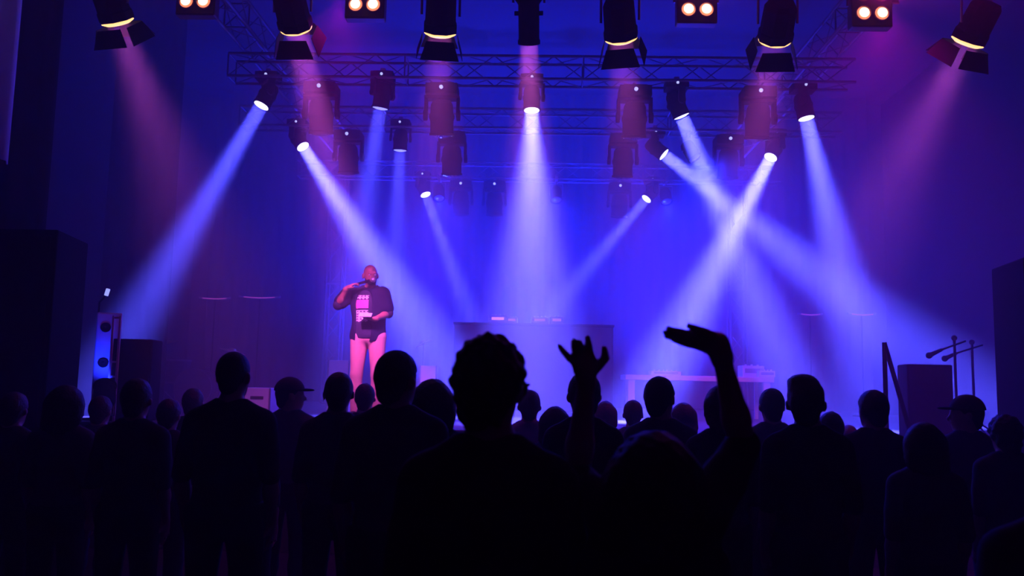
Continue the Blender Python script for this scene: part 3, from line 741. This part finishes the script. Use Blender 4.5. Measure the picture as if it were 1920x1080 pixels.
# microphone in his hand
hR = Vector(wrR)+Vector((-.6, -.05, .42)).normalized()*.07*s
mouth = Vector(T((0, .125, -.055))); md = (mouth-hR).normalized()
Wm = Matrix.Translation((foot.x, SD, STZ)) @ Matrix.Rotation(PI, 4, 'Z')
rt = empty('microphone', Wm @ mouth, 'hand microphone held at the mouth of the singer', 'microphone')
mv = (Wm.to_3x3() @ md)
MB().tube(-mv*.04, -mv*.20, .020, .012, 14).build('handle', M['black'], rt, smooth=True)
MB().ball((0, 0, 0), .032, 14).build('grille', M['steel'], rt, smooth=True)
hl = Wm @ (Vector(wrL)+Vector((1, .25, .05)).normalized()*.10*s)
o = MB().box((0, 0, .0), (.15, .09, .012), Matrix.Rotation(.5, 3, 'X')).build('phone', M['white'], bevel=.003); o.location = hl+Vector((0, -.02, .035))
tag(o, 'small pale device held in the lowered hand of the singer', 'phone')

# ---- the crowd (backs to the camera)
# big man in the centre
big, T, hc, Rm = place(922, 630, 2.2, 'tall man with curly hair and glasses at the centre front, back turned', vox=.009, hair='curly', wide=1.0, turn=-.35, tilt=.03, shirt=cloths[2], hd=.92)
gl = MB()
for sx in (-1, 1): gl.tube(T((sx*.082, -.01, .012)), T((sx*.072, .105, .010)), .0035, n=6)
for sx in (-1, 1): gl.lathe([(.027, -.002), (.027, .002), (.023, .002), (.023, -.002)], 20, Matrix.Translation(T((sx*.036, .118, -.002))) @ Rm.to_4x4() @ Matrix.Rotation(PI/2, 4, 'X'))
gl.tube(T((-.010, .122, .003)), T((.010, .122, .003)), .003, n=6)
g = gl.build('glasses', M['rubber'], big)
# small woman with both arms up
WD = 2.1
pw = P(1226, 808, WD); rx, ry = pw.x, pw.y
def L(px, py, d): a = P(px, py, d); return (a.x-rx, a.y-ry, a.z)
def chain(pts, rs, k=.004): return [('c', L(*pts[i]), L(*pts[i+1]), rs[i], rs[i+1], k) for i in range(len(pts)-1)]
HL = []
e = 2.3
HL += [('c', L(1100, 712, e), L(1097, 694, e), .027, .025, .012),
       ('e', L(1096, 683, e), (.034, .016, .042), None, .012)]
HL += chain([(1083, 682, e), (1068, 672, e), (1058, 661, e), (1049, 649, e)], [.013, .0095, .0085, .007])
HL += chain([(1088, 676, e), (1080, 664, e), (1077, 651, e-.01), (1076, 639, e-.03)], [.014, .0105, .0095, .008])
HL += chain([(1096, 676, e), (1091, 664, e), (1089, 652, e-.01), (1087, 641, e-.03)], [.014, .0105, .0095, .008])
HL += chain([(1105, 678, e), (1106, 664, e), (1104, 649, e), (1102, 633, e)], [.014, .011, .010, .008])
HL += chain([(1108, 696, e), (1121, 686, e), (1135, 672, e), (1133, 653, e)], [.019, .014, .0115, .0085])
HR = []
e2 = 2.2
HR += [('c', L(1353, 668, e2), L(1345, 648, e2), .030, .029, .012), ('c', L(1345, 645, e2), L(1316, 635, e2), .029, .026, .015), ('c', L(1338, 652, e2+.03), L(1312, 643, e2+.03), .022, .020, .012), ('c', L(1316, 635, e2), L(1306, 634, e2), .026, .020, .01)]
HR += chain([(1310, 628, e2-.02), (1288, 626, e2-.02), (1270, 621, e2-.02), (1253, 616, e2-.02)], [.013, .0105, .0095, .008])
HR += chain([(1310, 633, e2), (1286, 631, e2), (1266, 627, e2), (1247, 623, e2)], [.013, .0105, .0095, .008])
HR += chain([(1308, 640, e2+.02), (1286, 637, e2+.02), (1268, 634, e2+.02), (1249, 630, e2+.02)], [.013, .0105, .0095, .008])
HR += chain([(1310, 648, e2+.045), (1292, 646, e2+.045), (1275, 641, e2+.045), (1259, 636, e2+.045)], [.012, .0095, .0085, .007])
HR += chain([(1335, 632, e2-.03), (1318, 622, e2-.04), (1305, 617, e2-.05), (1291, 611, e2-.05)], [.016, .012, .0095, .008])
person((rx, ry), 0, pw.z, 'person with both arms raised and hands open, head low between the arms', vox=.0065, hair='puffy', wide=1.0, shirt=cloths[2], hd=1.1,
       armL=(L(1082, 895, 2.32), L(1099, 715, e), L(1152, 985, 2.1)), armR=(L(1392, 835, 2.28), L(1354, 672, e2), L(1315, 975, 2.1)), handL=HL, handR=HR, nod=.1, sleeve='short')

crowd = [
 # px, py, d, label, kwargs
 (440, 660, 4.05, 'man with short hair and one ear showing, standing tall left of the singer', dict(hair='buzz', turn=-.15, wide=1.12)),
 (547, 707, 5.5, 'person in a cap with the brim turned right, between two taller heads', dict(hair='cap', turn=-1.2)),
 (636, 698, 4.55, 'person with short hair and round head just below the feet of the singer', dict(hair='short', turn=.1)),
 (685, 719, 6.0, 'small head in front of the legs of the singer', dict(hair='short', hd=.95)),
 (747, 657, 3.5, 'man with pointed dark hair right of the singer, head leaning right', dict(hair='short', turn=-.5, wide=1.08, hd=1.02)),
 (812, 711, 4.0, 'person with wide hair beside the curly haired man', dict(hair='puffy', wide=.95)),
 (993, 731, 5.6, 'bluish figure with short hair right of the curly haired man', dict(hair='short', shirt=cloths[6], skin='skinl')),
 (1041, 762, 5.0, 'dark head with flat crown left of the raised hand', dict(hair='bob', wide=.9)),
 (1095, 697, 4.1, 'person hidden behind the raised left forearm', dict(hair='short', wide=.95, turn=.2)),
 (1135, 752, 6.4, 'pale blue shoulders right of the raised left forearm', dict(hair='long', shirt=cloths[6], wide=.9)),
 (1187, 750, 6.2, 'low round head left of the man below the pale table', dict(hair='short', shirt=cloths[5])),
 (1239, 706, 4.5, 'man with short hair in front of the pale table, face turned right', dict(hair='short', turn=-.6, shirt=cloths[5])),
 (1281, 755, 6.0, 'low head beside the man in front of the pale table', dict(hair='bob', shirt=cloths[6], wide=.9)),
 (1352, 722, 4.2, 'long-faced person partly behind the raised right arm', dict(hair='long', wide=.9, turn=.3)),
 (1447, 728, 5.3, 'person with smooth round hair just right of the raised right arm', dict(hair='short', shirt=cloths[5])),
 (1512, 703, 3.8, 'man with swept up hair standing right of the raised arm', dict(hair='quiff', turn=-.3)),
 (1558, 772, 5.0, 'head peeking over the shoulder of the man with swept up hair', dict(hair='short')),
 (1592, 797, 6.3, 'tiny low head between two men at the right', dict(hair='short', hd=.9)),
 (1636, 731, 4.8, 'man with short hair left of the handrail at the right', dict(hair='short', turn=.25)),
 (1732, 792, 3.9, 'rounded head low under the right dark loudspeaker box', dict(hair='bob')),
 (1810, 740, 5.0, 'person wearing a cap with the brim turned left at the right side', dict(hair='cap', turn=1.3, wide=1.05)),
 (1884, 778, 4.6, 'person with tousled hair near the right edge', dict(hair='curly')),
 (258, 710, 4.4, 'person with dark hair in front of the left loudspeaker box', dict(hair='short', wide=1.05)),
 (363, 728, 6.0, 'small round head left of the tall man', dict(hair='short', wide=.95)),
 (318, 748, 5.2, 'low head between the left loudspeaker box and the small round head', dict(hair='short')),
 (125, 722, 4.6, 'barely visible dark head in front of the left tall loudspeaker', dict(hair='puffy')),
 (28, 735, 4.8, 'barely visible dark head at the left edge', dict(hair='short')),
 (190, 742, 5.6, 'dark low head under the pale speaker at the left', dict(hair='short')),
 (480, 800, 5.0, 'short person between the tall man and the capped person', dict(hair='short', wide=.95)),
]
for px, py, d, lab, kw in crowd:
    kw.setdefault('hairm', random.choice(['hairk', 'hairb']))
    d = d*1.13
    place(px, py, d, lab, vox=.013 if d < 4.3 else .016, facing=0, group='audience in front of the stage', **kw)
place(1990, 800, 2.3, 'big dark shoulder filling the lower right corner', vox=.014, hair='short', wide=1.15, shirt=cloths[2])

# ------------------------------------------------------------------ haze
def haze(name, y0, y1, dens, label):
    m = bpy.data.materials.new(name); m.use_nodes = True; nt = m.node_tree; nt.nodes.clear()
    out = nt.nodes.new('ShaderNodeOutputMaterial'); v = nt.nodes.new('ShaderNodeVolumeScatter')
    v.inputs['Color'].default_value = (1, 1, 1, 1); v.inputs['Density'].default_value = dens; v.inputs['Anisotropy'].default_value = 0.0
    nt.links.new(v.outputs[0], out.inputs['Volume'])
    o = MB().box((0, 0, 0), (2*XW-.02, y1-y0, ZC-.02)).build(name, m); o.location = (0, (y0+y1)/2, ZC/2); tag(o, label, 'haze', kind='stuff')
haze('stage_haze', 5.2, YB-.01, HAZE, 'thick stage smoke over the stage showing the light beams')
haze('hall_haze', YF+.01, 5.199, HAZE*.4, 'thin smoke drifting over the audience')
